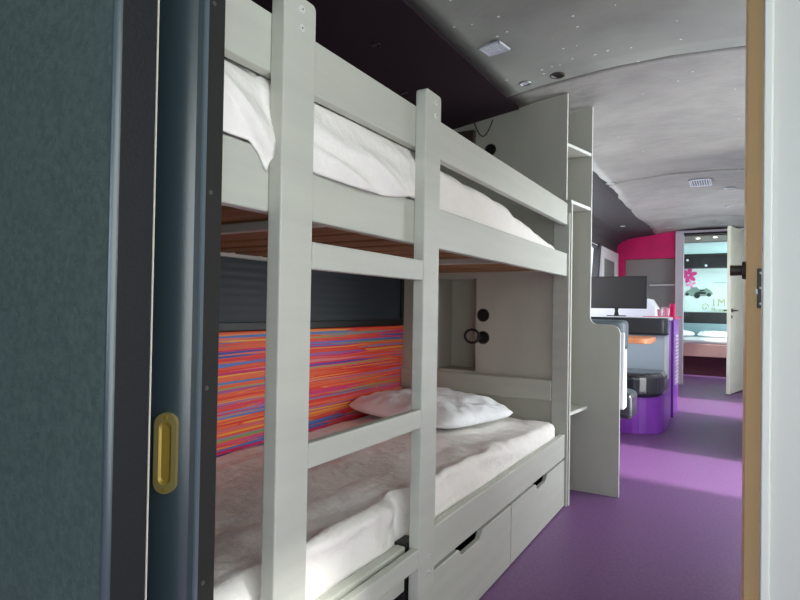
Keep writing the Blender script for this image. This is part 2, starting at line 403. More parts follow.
A = loop(bm, s1, -.004); B1 = loop(bm, s2, .0035); C1 = loop(bm, s3, .0035); D1 = loop(bm, s3, .0)
bridge(bm, A, B1); bridge(bm, B1, C1); bridge(bm, C1, D1)
fp = ob('finger_pull', bm, BRASS, sd, smooth=False); fp['label'] = 'oval brass finger pull'
bm = bmesh.new(); s4 = stadium(.012, .080); A = loop(bm, s3, .0030); B1 = loop(bm, s4, .0006); bridge(bm, A, B1); bm.faces.new(B1)
ob('pull_recess', bm, BRASSIN, fp)
bm = bmesh.new()
for s in (1, -1): cyl(bm, hp+up*.0525*s+hn*.003, hp+up*.0525*s+hn*.0048, .0032, seg=12)
ob('pull_screws', bm, BRASSIN, fp)
# jamb strip with its screws
LX = LC[-1][0]
bm = bmesh.new(); box(bm, LX-.10, -.6995, .6005, .6335, 0, 2.10); jb = struct('trim_7', bm, DARKSTR, bevel=.0015)
bm = bmesh.new(); prism(bm, [(-.703, .592), (-.6985, .5945), (-.6985, .6005), (-.703, .6005)], 0, 2.10, 'Z'); struct('trim_8', bm, LEATHGR)
for z in (1.464, 1.172, .872, .576, .28, 1.76):
    bm = bmesh.new(); cyl(bm, (-.70, .6105, z), (-.6985, .6105, z), .0035, seg=14); ob('screw', bm, SCREWM, jb)
bm = bmesh.new(); box(bm, -1.76, LX-.10, .61, .64, 0, 2.13); struct('wall_bunk_end', bm, COVE)

# ------------------------------------------------------------------ bunk bed
bed = thing('bunk_bed', 'grey painted timber double bunk bed with ladder along the left side', 'bunk bed', (-1.2, 1.8, 0))
YN, YF = .66, 2.945
def railb(name, z0, z1, m=PAINT): return boxo(name, (-.784, -.756, YN, 2.967, z0, z1), m, bed, .004)
railb('guard_rail', 1.436, 1.548); railb('side_rail', 1.174, 1.291); 
boxo('side_rail', (-.784, -.756, 1.40, 2.967, .248, .367), PAINT, bed, .004)
boxo('side_rail', (-.784, -.756, YN, 1.335, .248, .367), PAINT, bed, .004)
bm = bmesh.new(); box(bm, -.792, -.756, 1.336, 1.395, .360, .371); box(bm, -.790, -.762, 1.338, 1.395, .20, .3595)
br = ob('rail_bracket', bm, BLACK, bed, bevel=.003); br['label'] = 'black joining bracket'
boxo('end_post', (-.828, -.745, 2.968, 2.985, 0, 1.50), PAINT, bed, .003)
boxo('end_post', (-.832, -.785, YN, YN+.045, 0, 1.50), PAINT, bed, .003)
boxo('end_rail', (-1.724, -.829, 2.955, 2.983, .531, .637), PAINT, bed, .003)
boxo('end_rail', (-1.724, -.829, 2.955, 2.983, .25, .36), PAINT, bed, .003)
boxo('end_rail', (-1.724, -.829, 2.955, 2.983, 1.20, 1.30), PAINT, bed, .003)
boxo('back_rail', (-1.726, -1.70, YN, 2.93, 1.186, 1.29), PAINT, bed, .003)
boxo('back_rail', (-1.726, -1.70, YN, 2.93, .25, .36), PAINT, bed, .003)
boxo('slat_bearer', (-.80, -.785, YN+.05, 2.93, 1.178, 1.206), PAINT, bed, .002)
y = YN+.05
while y+.12 < 2.94:
    boxo('slat', (-1.699, -.801, y, y+.115, 1.200, 1.216), WOOD, bed, .002)
    boxo('slat', (-1.699, -.801, y, y+.115, .262, .278), WOOD, bed, .002)
    y += .150
# underside cleats seen against the slats
boxo('cross_member', (-1.699, -.801, 1.005, 1.03, 1.178, 1.1995), PAINT, bed, .002)
boxo('cross_member', (-1.699, -.801, 2.10, 2.125, 1.178, 1.1995), PAINT, bed, .002)

def bolt(parent, y, z, x=-.723):
    bm = bmesh.new(); cyl(bm, (x-.002, y, z), (x+.0025, y, z), .0085, .0075, 18); cyl(bm, (x+.0025, y, z), (x+.0035, y, z), .005, .0045, 12)
    ob('bolt', bm, PLUG, parent, smooth=False)
    bm = bmesh.new(); cyl(bm, (x+.003, y, z), (x+.0040, y, z), .0018, seg=6)
    return bm
for (ya, yb, ts, side) in ((.794, .886, 1.592, 0), (1.352, 1.443, 1.592, 1)):
    bm = bmesh.new()
    pts = [(ya, 0), (yb, 0)] + arc(yb-.012, ts-.012, .012, 0, 90, 4) + arc(ya+.012, ts-.012, .012, 90, 180, 4)
    prism(bm, pts, -.7555, -.723, 'X')
    lp_ = ob('ladder_post', bm, PAINT, bed, bevel=.003)
    yc = ya+.047 if side == 0 else ya+.055
    for z in (1.566, 1.530, .322, .278):
        hole = bolt(lp_, yc, z); ob('bolt_socket', hole, BLACK, lp_)
for z0, z1 in ((1.073, 1.127), (.680, .730), (.31, .36)):
    boxo('rung', (-.746, -.7235, .887, 1.351, z0, z1), PAINT, bed, .003)

# drawers under the lower bunk
def drawer(y0, y1, notch):
    zt = .236
    pts = [(y0, .004), (y1, .004), (y1, zt)]
    a, b_ = notch
    pts += [(b_, zt), (b_-.018, .2145), (b_-.026, .2095), (a+.055, .2095), (a+.045, .2135), (a+.03, zt-.004), (a+.02, zt), (y0, zt)]
    bm = bmesh.new(); prism(bm, pts, -.776, -.7565, 'X')
    o = ob('drawer', bm, PAINT, bed, bevel=.0025)
    bm = bmesh.new(); box(bm, -1.35, -.7765, y0+.03, y0+.045, .02, .17); box(bm, -1.35, -.7765, y1-.045, y1-.03, .02, .17); box(bm, -1.35, -.7765, y0+.045, y1-.045, .02, .03); box(bm, -1.36, -1.35, y0+.03, y1-.03, .02, .17)
    ob('drawer_box', bm, MAROON, o)
drawer(1.372, 2.168, (1.655, 1.876)); drawer(2.174, 2.972, (2.46, 2.662))

# ------------------------------------------------------------------ soft goods
def soft_box(x0, x1, y0, y1, z0, ztop, r, fn, ny=170):
    """rounded block: ztop(x,y) gives the top; fn moves each point"""
    bm = bmesh.new(); rows = []
    N1, NA, NT = 8, 8, 26
    for j in range(ny+1):
        y = y0+(y1-y0)*j/ny; d = min(y-y0, y1-y)
        e = r-sqrt(max(0, r*r-(r-d)**2)) if d < r else 0
        P = []; xa, xb = x0+e, x1-e
        zt0 = ztop(x1, y)-e; zt1 = ztop(x0, y)-e
        for i in range(N1): P.append((xb, z0+(zt0-r-z0)*i/N1))
        for i in range(NA): a = pi/2*i/NA; P.append((xb-r+r*cos(a), zt0-r+r*sin(a)))
        for i in range(NT+1):
            t = i/NT; x = xb-r+(xa+r-xb+r)*t; P.append((x, ztop(x, y)-e))
        for i in range(1, NA+1): a = pi/2+pi/2*i/NA; P.append((xa+r+r*cos(a), zt1-r+r*sin(a)))
        P.append((xa, z0))
        rows.append([bm.verts.new(fn(x, y, z)) for x, z in P])
    n_ = len(rows[0])
    for a, c in zip(rows, rows[1:]):
        for k in range(n_): bm.faces.new((a[k], a[(k+1) % n_], c[(k+1) % n_], c[k]))
    bm.faces.new(rows[0][::-1]); bm.faces.new(rows[-1])
    return bm

def ztop_low(x, y):
    edge = .485-.055*max(0, (y-1.6)/1.3)
    t = (x+.79)/(-.93)                                   # 0 at the aisle, 1 at the wall
    z = edge+(.425-edge)*max(0, min(1, t))
    z += .010*nz(x*3, y*2.2, 1)+.008*nz(x*9, y*5, 4)+.0035*nz(x*22, y*14, 6)
    z += .005*sin(16*(y-1.0)+9*x+3*nz(x*3, y*3, 2))*exp(-((y-1.2)/.28)**2)*exp(-((x+1.0)/.25)**2)
    return z
def fn_low(x, y, z):
    if x > -.87:
        k = min(1, (x+.87)/.06)
        x += k*(.008*nz(y*5, z*6, 2)-.028*exp(-((y-1.385)/.045)**2)*max(0, min(1, (z-.32)/.1)))
        x += k*(.005*sin(60*z+9*y+4*nz(y*3, z*5, 0))+.007*nz(y*14, z*18, 7))*max(0, (z-.33)/.10)
    return (x, y, z)
mt = tag(ob('mattress', soft_box(-1.715, -.789, .68, 2.932, .282, ztop_low, .035, fn_low), SHEET, smooth=True),
         'white sheeted mattress on the lower bunk', 'mattress')

TOPZ = [(.66, 1.458), (1.3, 1.458), (1.5, 1.448), (1.8, 1.434), (2.0, 1.424), (2.2, 1.418), (2.30, 1.392), (2.42, 1.380), (2.50, 1.374), (2.60, 1.356), (2.757, 1.342), (2.87, 1.332), (2.95, 1.31)]
def ztop_up(x, y):
    for (a, za), (b_, zb) in zip(TOPZ, TOPZ[1:]):
        if y <= b_: z = za+(zb-za)*max(0, (y-a))/(b_-a); break
    else: z = 1.30
    return z+.006*nz(x*4, y*4, 9)+.003*nz(x*10, y*12, 9)
def fn_up(x, y, z):
    if x > -.87:
        k = min(1, (x+.87)/.05); s = max(0, min(1, (z-1.30)/.08))
        x += k*s*.003*sin(30*y+40*z+3*nz(y*3, z*4, 0))
        x += k*s*.006*nz(y*5, z*8, 3)
    return (x, y, z)
um = thing('mattress', 'white mattress on the upper bunk, its sheet spilling over the rail', 'mattress', (-1.2, 1.8, 1.216))
ob('mattress_body', soft_box(-1.697, -.79, .71, 2.925, 1.218, ztop_up, .045, fn_up), SHEET, um, smooth=True)
# loose hem that bulges over the rail between the guard and the ladder
bm = bmesh.new(); rows = []; NY, NV = 150, 26
HEM = [(.655, 1.296), (.70, 1.293), (.742, 1.293), (.765, 1.275), (.787, 1.243), (.796, 1.290), (.82, 1.300), (.86, 1.285), (.92, 1.272), (1.05, 1.269), (1.16, 1.270), (1.243, 1.279), (1.31, 1.292), (1.36, 1.296), (1.42, 1.298), (1.50, 1.298)]
def hemz(y):
    for (a, za), (b_, zb) in zip(HEM, HEM[1:]):
        if y <= b_: return za+(zb-za)*max(0, y-a)/(b_-a)
    return 1.298
def post_near(y): return max(1 if .7915 < y < .895 else 0, 1 if 1.343 < y < 1.452 else 0, exp(-((y-.7945)/.003)**2), exp(-((y-.895)/.012)**2), exp(-((y-1.343)/.02)**2))
for j in range(NY+1):
    y = .655+(1.50-.655)*j/NY; hz = hemz(y); row = []
    fade = min(1, (1.50-y)/.14)
    for i in range(NV+1):
        t = i/NV
        z = 1.438+(hz-1.438)*t
        x = -.792+.046*(sin(min(1, t*1.25)*pi/2)**.8)*(.35+.65*fade)       # swells out from under the guard
        f = .0045*sin(75*(z-1.35)+13*y+2.5*nz(y*4, z*9, 0))*min(1, t*2.5)
        q = (z-1.372)+(y-.69)*1.05; ridge = (.020/(1+exp(-q/.003))*exp(-max(0, q)/.07)-.010)*(1 if y < .80 else 0)
        ridge2 = .010*exp(-(((z-1.325)+(y-.90)*.22)/.008)**2)*exp(-((y-1.02)/.14)**2)
        ridge3 = .010*exp(-(((z-1.36)+(y-1.1)*.42)/.012)**2)*exp(-((y-1.22)/.10)**2)
        x += f+ridge+ridge2+ridge3+.008*nz(y*7, z*9, 5)*t
        lim = -.7575 if post_near(y) > .5 else -.735
        x = min(x, lim) if post_near(y) > .5 else min(x, -.735-.02*post_near(y))
        if z < 1.296: x = max(x, -.7545 if post_near(y) < .5 else -.7575)
        if post_near(y) > .5 and z < 1.294: z = 1.294
        row.append(bm.verts.new((x, y, z)))
    rows.append(row)
for a, c in zip(rows, rows[1:]):
    for k in range(NV): bm.faces.new((a[k], a[k+1], c[k+1], c[k]))
o = ob('sheet_hem', bm, SHEET, um, smooth=True)
md = o.modifiers.new('th', 'SOLIDIFY'); md.thickness = .003; md.offset = -1

def pillow(name, c, a, b_, h, rot, m, seed=0, n=44, wr=1):
    bm = bmesh.new(); T = []; Bt = []
    for j in range(n+1):
        v_ = -1+2*j/n; rt = []; rb = []
        for i in range(n+1):
            u = -1+2*i/n
            px = a*u*(1-.11*v_**4*u*u-.05*(1-abs(v_)**1.5)*(abs(u) > .6)*(abs(u)-.6)/.4)
            py = b_*v_*(1-.11*u**4*v_*v_-.05*(1-abs(u)**1.5)*(abs(v_) > .6)*(abs(v_)-.6)/.4)
            th = ((1-abs(u)**2.6)*(1-abs(v_)**2.6))**.55 if abs(u) < 1 and abs(v_) < 1 else 0
            edge = 1-max(abs(u), abs(v_))
            wv = wr*(.014*nz(u*2.5+seed, v_*2.5, 1)+.011*nz(u*6+seed, v_*5, 3))*min(1, edge*5+.3)
            wv += wr*.004*sin(22*(u*cos(2.2*v_)+v_))*(1-th)*min(1, edge*9)
            rt.append((px, py, h*.36+h*.64*th+wv)); rb.append((px, py, h*.36-h*.36*th**.6+.003))
        T.append([bm.verts.new(p) for p in rt])
        Bt.append([T[-1][i] if (i in (0, n) or j in (0, n)) else bm.verts.new(rb[i]) for i in range(n+1)])
    for G in (T, Bt):
        for j in range(n):
            for i in range(n):
                bm.faces.new((G[j][i], G[j][i+1], G[j+1][i+1], G[j+1][i]))
    bmesh.ops.transform(bm, matrix=Matrix.Translation(c) @ Matrix.Rotation(rot, 4, 'Z'), verts=bm.verts[:])
    return ob(name, bm, m, smooth=True)
tag(pillow('pillow', (-1.335, 2.575, .448), .37, .285, .132, radians(-16), PILLOWM, 2),
    'crumpled white pillow lying at the far end of the lower bunk', 'pillow')

# ------------------------------------------------------------------ open shelving that closes the end of the bunks
sh = thing('shelving_unit', 'grey open shelving unit with white edges closing the end of the bunks', 'shelving', (-1.0, 3.14, 0))
XW = -1.745
def archpts(x_from, x_to, n=8): return [(x_from+(x_to-x_from)*i/n, zc(x_from+(x_to-x_from)*i/n)-.004) for i in range(n+1)]
NX0, NX1, NZ0, NZ1 = -1.505, -1.262, .652, 1.168
def side_a():
    bm = bmesh.new(); y0, y1 = 2.987, 3.004
    prism(bm, [(NX1, 0), (-.739, 0), (-.739, 1.553), (NX1, 1.553)], y0, y1)
    prism(bm, [(XW, 0), (NX0, 0), (NX0, 1.553), (XW, 1.553)], y0, y1)
    box(bm, NX0, NX1, y0, y1, 0, NZ0); box(bm, NX0, NX1, y0, y1, NZ1, 1.553)
    bmesh.ops.remove_doubles(bm, verts=bm.verts[:], dist=1e-5)
    return bm
o = ob('side_panel', side_a(), [BOARD, EDGE], sh); white_edges(o, lambda n: n.x > .5)
for p in o.data.polygons:
    if p.center.x < -.75: p.material_index = 0
bm = bmesh.new(); prism(bm, [(XW, 1.571), (-.768, 1.571)] + archpts(-.768, XW), 2.987, 3.004)
o = ob('upper_side_panel', bm, [BOARD, EDGE], sh); white_edges(o, lambda n: n.x > .5)
# niche behind the pillow
bm = bmesh.new()
box(bm, NX0-.01, NX0, 3.004, 3.20, NZ0-.01, NZ1+.01); box(bm, NX1, NX1+.01, 3.004, 3.20, NZ0-.01, NZ1+.01)
box(bm, NX0, NX1, 3.004, 3.20, NZ0-.01, NZ0); box(bm, NX0, NX1, 3.004, 3.20, NZ1, NZ1+.01); box(bm, NX0, NX1, 3.19, 3.20, NZ0, NZ1)
ob('niche', bm, BOARD, sh)
# far panel, stepped outline
low = [(XW, 0), (-.545, 0)] + arc(-.595, .875, .05, 0, 90, 8) + [(-.66, .925)] + arc(-.663, .965, .040, 270, 180, 8)[0:] + archpts(-.703, -1.745)
bm = bmesh.new(); prism(bm, low, 3.27, 3.288)
o = ob('side_panel', bm, [BOARD, EDGE], sh); white_edges(o)
o['label'] = 'stepped end panel with rounded corners'
for z in (1.855, 1.553, .470):
    bm = bmesh.new(); e0 = -.770 if z > 1.6 else (-.741)
    if z == 1.855: pts = [(XW, 3.005), (-.769, 3.005), (-.706, 3.269), (XW, 3.269)]
    elif z == 1.553: pts = [(XW, 2.987), (-.742, 2.987), (-.706, 3.269), (XW, 3.269)]
    else: pts = [(XW, 3.005), (-.741, 3.005), (-.712, 3.269), (XW, 3.269)]
    prism(bm, pts, z-.001, z+.016, 'Z')
    if z == .470: bm.free(); bm = bmesh.new(); prism(bm, pts, z-.012, z+.004, 'Z')
    o = ob('shelf', bm, [BOARD, EDGE], sh); white_edges(o, lambda n: n.x > .5)
# cable holes
def grommet(x, z, r, name='cable_hole'):
    bm = bmesh.new(); ring(bm, (x, 2.987, z), (0, -1, 0), r, r*.86, .003); g = ob(name, bm, BRONZE, sh)
    bm = bmesh.new(); cyl(bm, (x, 2.9868, z), (x, 2.9855, z), r*.87, seg=28); ob('hole_dark', bm, BLACK, g)  # black disc stands for the dark inside the hole
grommet(-1.219, .965, .037); grommet(-1.217, .841, .037); grommet(-1.19, 1.882, .034)
# cable looping out of the lower hole
pts = []
for i in range(25):
    a = radians(-20+330*i/24); pts.append((-1.272+.040*cos(a), 2.968-.014*sin(a*.5), .848+.040*.9*sin(a)))
pts = [(-1.225, 2.985, .835)] + pts + [(-1.222, 2.985, .85)]
bm = bmesh.new(); tube(bm, pts, .0075); tag(ob('power_cable', bm, CABLE, smooth=True), 'short black cable looped out of the lower hole beside the niche', 'cable')
# cable and small box above the upper bunk
pts = [(-1.285+.112*t, 2.975, 2.045-.085*sin(pi*t)+.0*t) for t in [i/16 for i in range(17)]]
bm = bmesh.new(); tube(bm, pts, .003, 8); tag(ob('hanging_wire', bm, CABLE, smooth=True), 'thin black wire drooping under the ceiling above the upper bunk', 'cable')
bm = bmesh.new(); box(bm, -1.39, -1.277, 2.955, 2.986, 1.88, 2.0)
tag(ob('junction_box', bm, BRONZE, bevel=.004), 'dark square box high on the end panel above the upper bunk', 'electrical box')

# ------------------------------------------------------------------ ceiling fittings
def on_ceiling(x, y): return zc(x)
def spot(name, x, y, label, group=None, r=.03, lit=STEEL, z=None, rim=None):
    zz = zc(x) if z is None else z
    t = thing(name, label, 'ceiling light', (x, y, zz), group)
    bm = bmesh.new(); ring(bm, (x, y, zz), (0, 0, -1), r, r*.74, .006); ob('trim_ring', bm, rim or STEEL, t)
    bm = bmesh.new(); cyl(bm, (x, y, zz+.0), (x, y, zz-.003), r*.75, r*.6, 20); ob('lamp', bm, lit, t)
    return t
vx, vy = -.902, 2.289; A1 = radians(19)
vt = thing('ceiling_vent', 'white slatted vent in the grey ceiling above the near aisle', 'vent', (vx, vy, zc(vx)))
def rotbox(bm, x0, x1, y0, y1, z0, z1, c, a):
    vs = box(bm, x0, x1, y0, y1, z0, z1); bmesh.ops.rotate(bm, verts=vs, cent=(0, 0, 0), matrix=Matrix.Rotation(a, 3, 'Z')); bmesh.ops.translate(bm, verts=vs, vec=c)
def vent_mesh(bmf, bms, x, y, w, d, n, tilt=0, fill=.28):
    z = zc(x)-.001; c = (x, y, z)
    for q in ((-w/2, w/2, -d/2, -d/2+.008), (-w/2, w/2, d/2-.008, d/2), (-w/2, -w/2+.008, -d/2, d/2), (w/2-.008, w/2, -d/2, d/2)):
        rotbox(bmf, *q, -.009, .0, c, tilt)
    for i in range(n):
        xx = -w/2+.008+(w-.016)*(i+.5)/n
        rotbox(bms, xx-w/n*fill, xx+w/n*fill, -d/2+.008, d/2-.008, -.008, -.004, c, tilt)
bf, bs = bmesh.new(), bmesh.new(); vent_mesh(bf, bs, vx, vy, .104, .094, 7, -.17); ob('vent_frame', bf, VENTW, vt); ob('louvres', bs, VENTW, vt)
boxo('vent_backing', (vx-.043, vx+.043, vy-.038, vy+.038, zc(vx)-.0035, zc(vx)+.001), COVE, vt, 0)
vx, vy = -.293, 5.70
vt = thing('ceiling_vent', 'pale rectangular vent in the far lounge ceiling', 'vent', (vx, vy, zc(vx)))
bf, bs = bmesh.new(), bmesh.new(); vent_mesh(bf, bs, vx, vy, .17, .28, 8, 0, .16); ob('vent_frame', bf, VENTW, vt); ob('louvres', bs, VENTW, vt)
boxo('vent_backing', (vx-.078, vx+.078, vy-.13, vy+.13, zc(vx)-.0035, zc(vx)+.001), BLINDG, vt, 0)
spot('recessed_spotlight', -.908, 2.722, 'chrome recessed spotlight left of the dark round hole in the ceiling', lit=VENTW)
t = thing('ceiling_hole', 'dark round hole with a thin rim in the ceiling, right of the chrome spotlight', 'ceiling fitting', (-.757, 2.745, zc(-.757)))
bm = bmesh.new(); ring(bm, (-.757, 2.745, zc(-.757)), (0, 0, -1), .036, .028, .005); ob('rim', bm, BRONZE, t)
bm = bmesh.new(); cyl(bm, (-.757, 2.745, zc(-.757)), (-.757, 2.745, zc(-.757)-.003), .029, seg=24); ob('recess', bm, BLACK, t)  # black disc imitates the shade inside the ceiling hole
spot('recessed_spotlight', -.96, 5.19, 'round ceiling spotlight above the television, at the edge of the dark lining', None, .038)
spot('recessed_spotlight', -.072, 6.03, 'round ceiling spotlight right of the pale lounge vent', None, .045)
spot('recessed_spotlight', -.081, 7.05, 'round ceiling spotlight behind the one beside the lounge vent', None, .045)
spot('recessed_spotlight', -.173, 8.45, 'furthest round ceiling spotlight, just before the bedroom doorway', None, .045)
spot('recessed_spotlight', -.80, 8.35, 'small ceiling spotlight in front of the magenta wall', None, .035)
spot('recessed_spotlight', -1.255, 1.913, 'dim spotlight in the dark lining, nearer of two above the bunk', None, .018, z=zc(-1.255)-.012, lit=BRONZE, rim=MAROON)
spot('recessed_spotlight', -1.391, 2.372, 'dim spotlight in the dark lining, farther of two above the bunk', None, .018, z=zc(-1.391)-.012, lit=BRONZE, rim=MAROON)
spot('recessed_spotlight', -1.25, 7.60, 'small bright spotlight in the charcoal lining beside the magenta wall', None, .03, z=2.066)

# ------------------------------------------------------------------ lounge
def rrect(x0, x1, y0, y1, r, corners):        # outline in x,y with chosen rounded corners (sw,se,ne,nw)
    P = []
    for (cx, cy, a, k) in ((x0, y0, 180, 0), (x1, y0, 270, 1), (x1, y1, 0, 2), (x0, y1, 90, 3)):
        rr = r*corners[k]
        if rr == 0: P.append((cx, cy)); continue
        sx = 1 if k in (0, 3) else -1; sy = 1 if k in (0, 1) else -1
        P += arc(cx+sx*rr, cy+sy*rr, rr, a, a+90, 8)
    return P
fb = thing('bench_seat', 'far purple lounge bench with black cushion, facing the camera beyond the table', 'bench', (-1.0, 5.3, 0))
bm = bmesh.new(); prism(bm, rrect(-1.54, -.52, 5.02, 5.60, .27, (0, 1, 0, 0)), 0, .40, 'Z'); o = ob('bench_base', bm, PURPLE, fb, bevel=.004)
bm = bmesh.new(); prism(bm, rrect(-1.54, -.515, 4.95, 5.45, .26, (0, 1, .2, 0)), .30, .50, 'Z'); ob('seat_cushion', bm, LEATHER, fb, bevel=.06, smooth=False)
boxo('back_panel', (-1.54, -.545, 5.43, 5.56, .42, .80), PALEBLU, fb, .004)
boxo('back_edge', (-.5445, -.518, 5.43, 5.56, .42, .80), WHITE, fb, .004)
bm = bmesh.new(); prism(bm, rrect(-1.54, -.512, 5.38, 5.52, .05, (0, 1, 0, 0)), .795, .945, 'Z'); ob('back_cushion', bm, LEATHER, fb, bevel=.02)
boxo('ledge', (-1.54, -.53, 5.525, 6.0, .92, .95), LEDGEW, fb, .004)
boxo('ledge_support', (-1.54, -.54, 5.605, 5.99, 0, .919), PURPLE, fb, .003)

bar = thing('bar_counter', 'purple counter with a magenta gloss top behind the far bench', 'counter', (-.9, 6.25, 0))
boxo('carcass', (-1.54, -.52, 6.01, 6.50, 0, .93), PURPLE, bar, .004)
bm = bmesh.new(); prism(bm, rrect(-.80, -.50, 6.01, 6.60, .05, (0, 1, 1, 0)), .931, .955, 'Z'); ob('counter_top', bm, PINKGL, bar, bevel=.003)
bm = bmesh.new()
for i in range(14): box(bm, -.52, -.512, 6.10, 6.42, .30+.035*i, .318+.035*i)
gr = ob('side_grille', bm, LILAC, bar); gr['label'] = 'pale slatted grille on the aisle side'
# white cabinet behind the television
wc = thing('white_cabinet', 'white cabinet with a sloping end behind the television', 'cabinet', (-1.1, 7.1, 0))
bm = bmesh.new(); prism(bm, [(-1.545, .0), (-.80, 0), (-.80, 1.035), (-.865, 1.145), (-1.545, 1.145)], 7.0, 7.45); ob('body', bm, WHITE, wc, bevel=.004)
boxo('plinth', (-1.54, -.83, 6.985, 6.999, .0, .08), GREYP, wc, .001)

tv = thing('television', 'black flat screen television standing on the white ledge behind the bench', 'television', (-1.013, 5.85, .95))
bm = bmesh.new(); box(bm, -1.285, -.742, 5.84, 5.875, 1.025, 1.335); ob('housing', bm, BLACK, tv, bevel=.004)
boxo('screen', (-1.276, -.751, 5.836, 5.8405, 1.036, 1.326), SCREEN, tv, 0)
bm = bmesh.new(); prism(bm, [(-1.035, .958), (-.991, .958), (-1.0, 1.0), (-.995, 1.028), (-1.031, 1.028), (-1.026, 1.0)], 5.85, 5.87); ob('stand_neck', bm, BLACK, tv)
bm = bmesh.new(); prism(bm, rrect(-1.10, -.926, 5.79, 5.93, .05, (1, 1, 1, 1)), .951, .959, 'Z'); ob('stand_foot', bm, BLACK, tv)

tb = thing('dining_table', 'small table with orange top between the two lounge benches', 'table', (-1.0, 4.72, 0))
bm = bmesh.new(); prism(bm, rrect(-1.54, -.545, 4.46, 4.93, .07, (0, 1, 1, 0)), .765, .805, 'Z'); ob('table_top', bm, ORANGE, tb, bevel=.006)
bm = bmesh.new(); cyl(bm, (-1.05, 4.70, .02), (-1.05, 4.70, .765), .035); cyl(bm, (-1.05, 4.70, 0), (-1.05, 4.70, .02), .20, .19, 28); ob('pedestal', bm, STEEL, tb)

nb = thing('bench_seat', 'near lounge bench with slate padded back, mostly hidden by the grey shelving unit', 'bench', (-1.0, 4.1, 0))
boxo('back_panel', (-1.54, -.635, 3.96, 4.08, .36, .86), WHITE, nb, .004)
bm = bmesh.new(); prism(bm, rrect(-1.54, -.625, 3.95, 4.13, .07, (0, 1, 1, 0)), .74, .94, 'Z'); ob('back_cushion', bm, LEATHGR, nb, bevel=.03)
bm = bmesh.new(); prism(bm, rrect(-1.54, -.60, 4.085, 4.42, .12, (0, .3, 1, 0)), .27, .45, 'Z'); ob('seat_cushion', bm, LEATHER, nb, bevel=.035)
bm = bmesh.new(); prism(bm, rrect(-1.54, -.76, 3.96, 4.34, .12, (0, .2, 1, 0)), 0, .355, 'Z'); ob('bench_base', bm, PURPLE, nb, bevel=.004)

# glasses and pink canister on the counter
g0 = None
for i, (x, y_) in enumerate(((-.640, 6.30), (-.605, 6.22), (-.66, 6.16))):
    bm = bmesh.new(); cyl(bm, (x, y_, .956), (x, y_, 1.045-.01*i), .021, .027, 20)
    tag(ob('drinking_glass', bm, TUMBLER, smooth=False), 'pinkish drinking glass on the magenta counter top beside the pink canister', 'glass', 'glasses on the counter')
cn = thing('canister', 'bright pink canister with a sloped lid on the counter', 'canister', (-.565, 6.38, .956))
bm = bmesh.new(); cyl(bm, (-.570, 6.38, .956), (-.570, 6.38, 1.05), .030, .032, 24); ob('body', bm, PINK, cn)
bm = bmesh.new(); cyl(bm, (-.570, 6.38, 1.0505), (-.566, 6.38, 1.085), .033, .018, 24); ob('lid', bm, PINK, cn)

# ------------------------------------------------------------------ back bedroom
bm = bmesh.new(); box(bm, -1.62, .80, 12.02, 12.10, 0, 2.25); struct('wall_bedroom_back', bm, GREYP)
bm = bmesh.new(); box(bm, -1.62, -1.55, 9.21, 12.02, 0, 2.25); struct('wall_bedroom_left', bm, WHITE)
bm = bmesh.new(); box(bm, -1.55, .77, 9.75, 12.02, 2.05, 2.08); struct('ceiling_bedroom', bm, MINT)
bm = bmesh.new(); box(bm, -1.55, .77, 8.98, 9.75, 2.062, 2.09); struct('ceiling_bronze', bm, BROWNC)
bm = bmesh.new(); prism(bm, [(-1.55, 2.049), (-1.55, 1.985), (-.9, 2.00), (-.45, 2.03), (.0, 2.03), (.77, 1.985), (.77, 2.049)], 11.6, 11.70)
prism(bm, [(-1.55, 1.812), (.77, 1.812), (.77, 2.049), (-1.55, 2.049)], 11.70, 12.0); struct('trim_9', bm, SEAM)
mu = thing('wall_mural', 'pale mint printed panel with pink flower, old car and gold letters', 'mural', (-.5, 12.0, 1.4))
boxo('panel', (-1.40, .60, 11.985, 12.0, 1.005, 1.81), MURALB, mu, 0)
def petals(cx, cz, R, n_, m, name):
    for k in range(n_):
        a = 2*pi*k/n_+.3; bm = bmesh.new(); P = []
        for i in range(14):
            t = 2*pi*i/14; u = R*(.55+.45*cos(t)); w_ = R*.24*sin(t)
            P.append((cx+u*cos(a)-w_*sin(a), cz+u*sin(a)+w_*cos(a)))
        prism(bm, P, 11.978-.0006*k, 11.984); ob(name, bm, m, mu)
petals(-.80, 1.69, .15, 6, PETAL, 'petal'); petals(-.76, 1.52, .09, 4, PETALP, 'petal')
bm = bmesh.new()
car = [(-.86, 1.33), (-.84, 1.39), (-.78, 1.42), (-.73, 1.46), (-.66, 1.47), (-.62, 1.42), (-.56, 1.42), (-.50, 1.45), (-.44, 1.41), (-.40, 1.36), (-.40, 1.33), (-.50, 1.30), (-.75, 1.30)]
prism(bm, car, 11.976, 11.984); ob('car_body', bm, CARG, mu)
for (x, z, r) in ((-.655, 1.31, .05), (-.46, 1.325, .035), (-.82, 1.335, .03)):
    bm = bmesh.new(); cyl(bm, (x, 11.984, z), (x, 11.972, z), r, seg=20); ob('car_wheel', bm, CARD, mu)
bm = bmesh.new(); prism(bm, [(-.70, 1.36), (-.60, 1.39), (-.50, 1.37), (-.52, 1.335), (-.64, 1.34)], 11.973, 11.976)
prism(bm, [(-.62, 1.42), (-.55, 1.425), (-.52, 1.40), (-.60, 1.395)], 11.973, 11.976); ob('car_dark_print', bm, CARD, mu)  # darker areas of the printed car
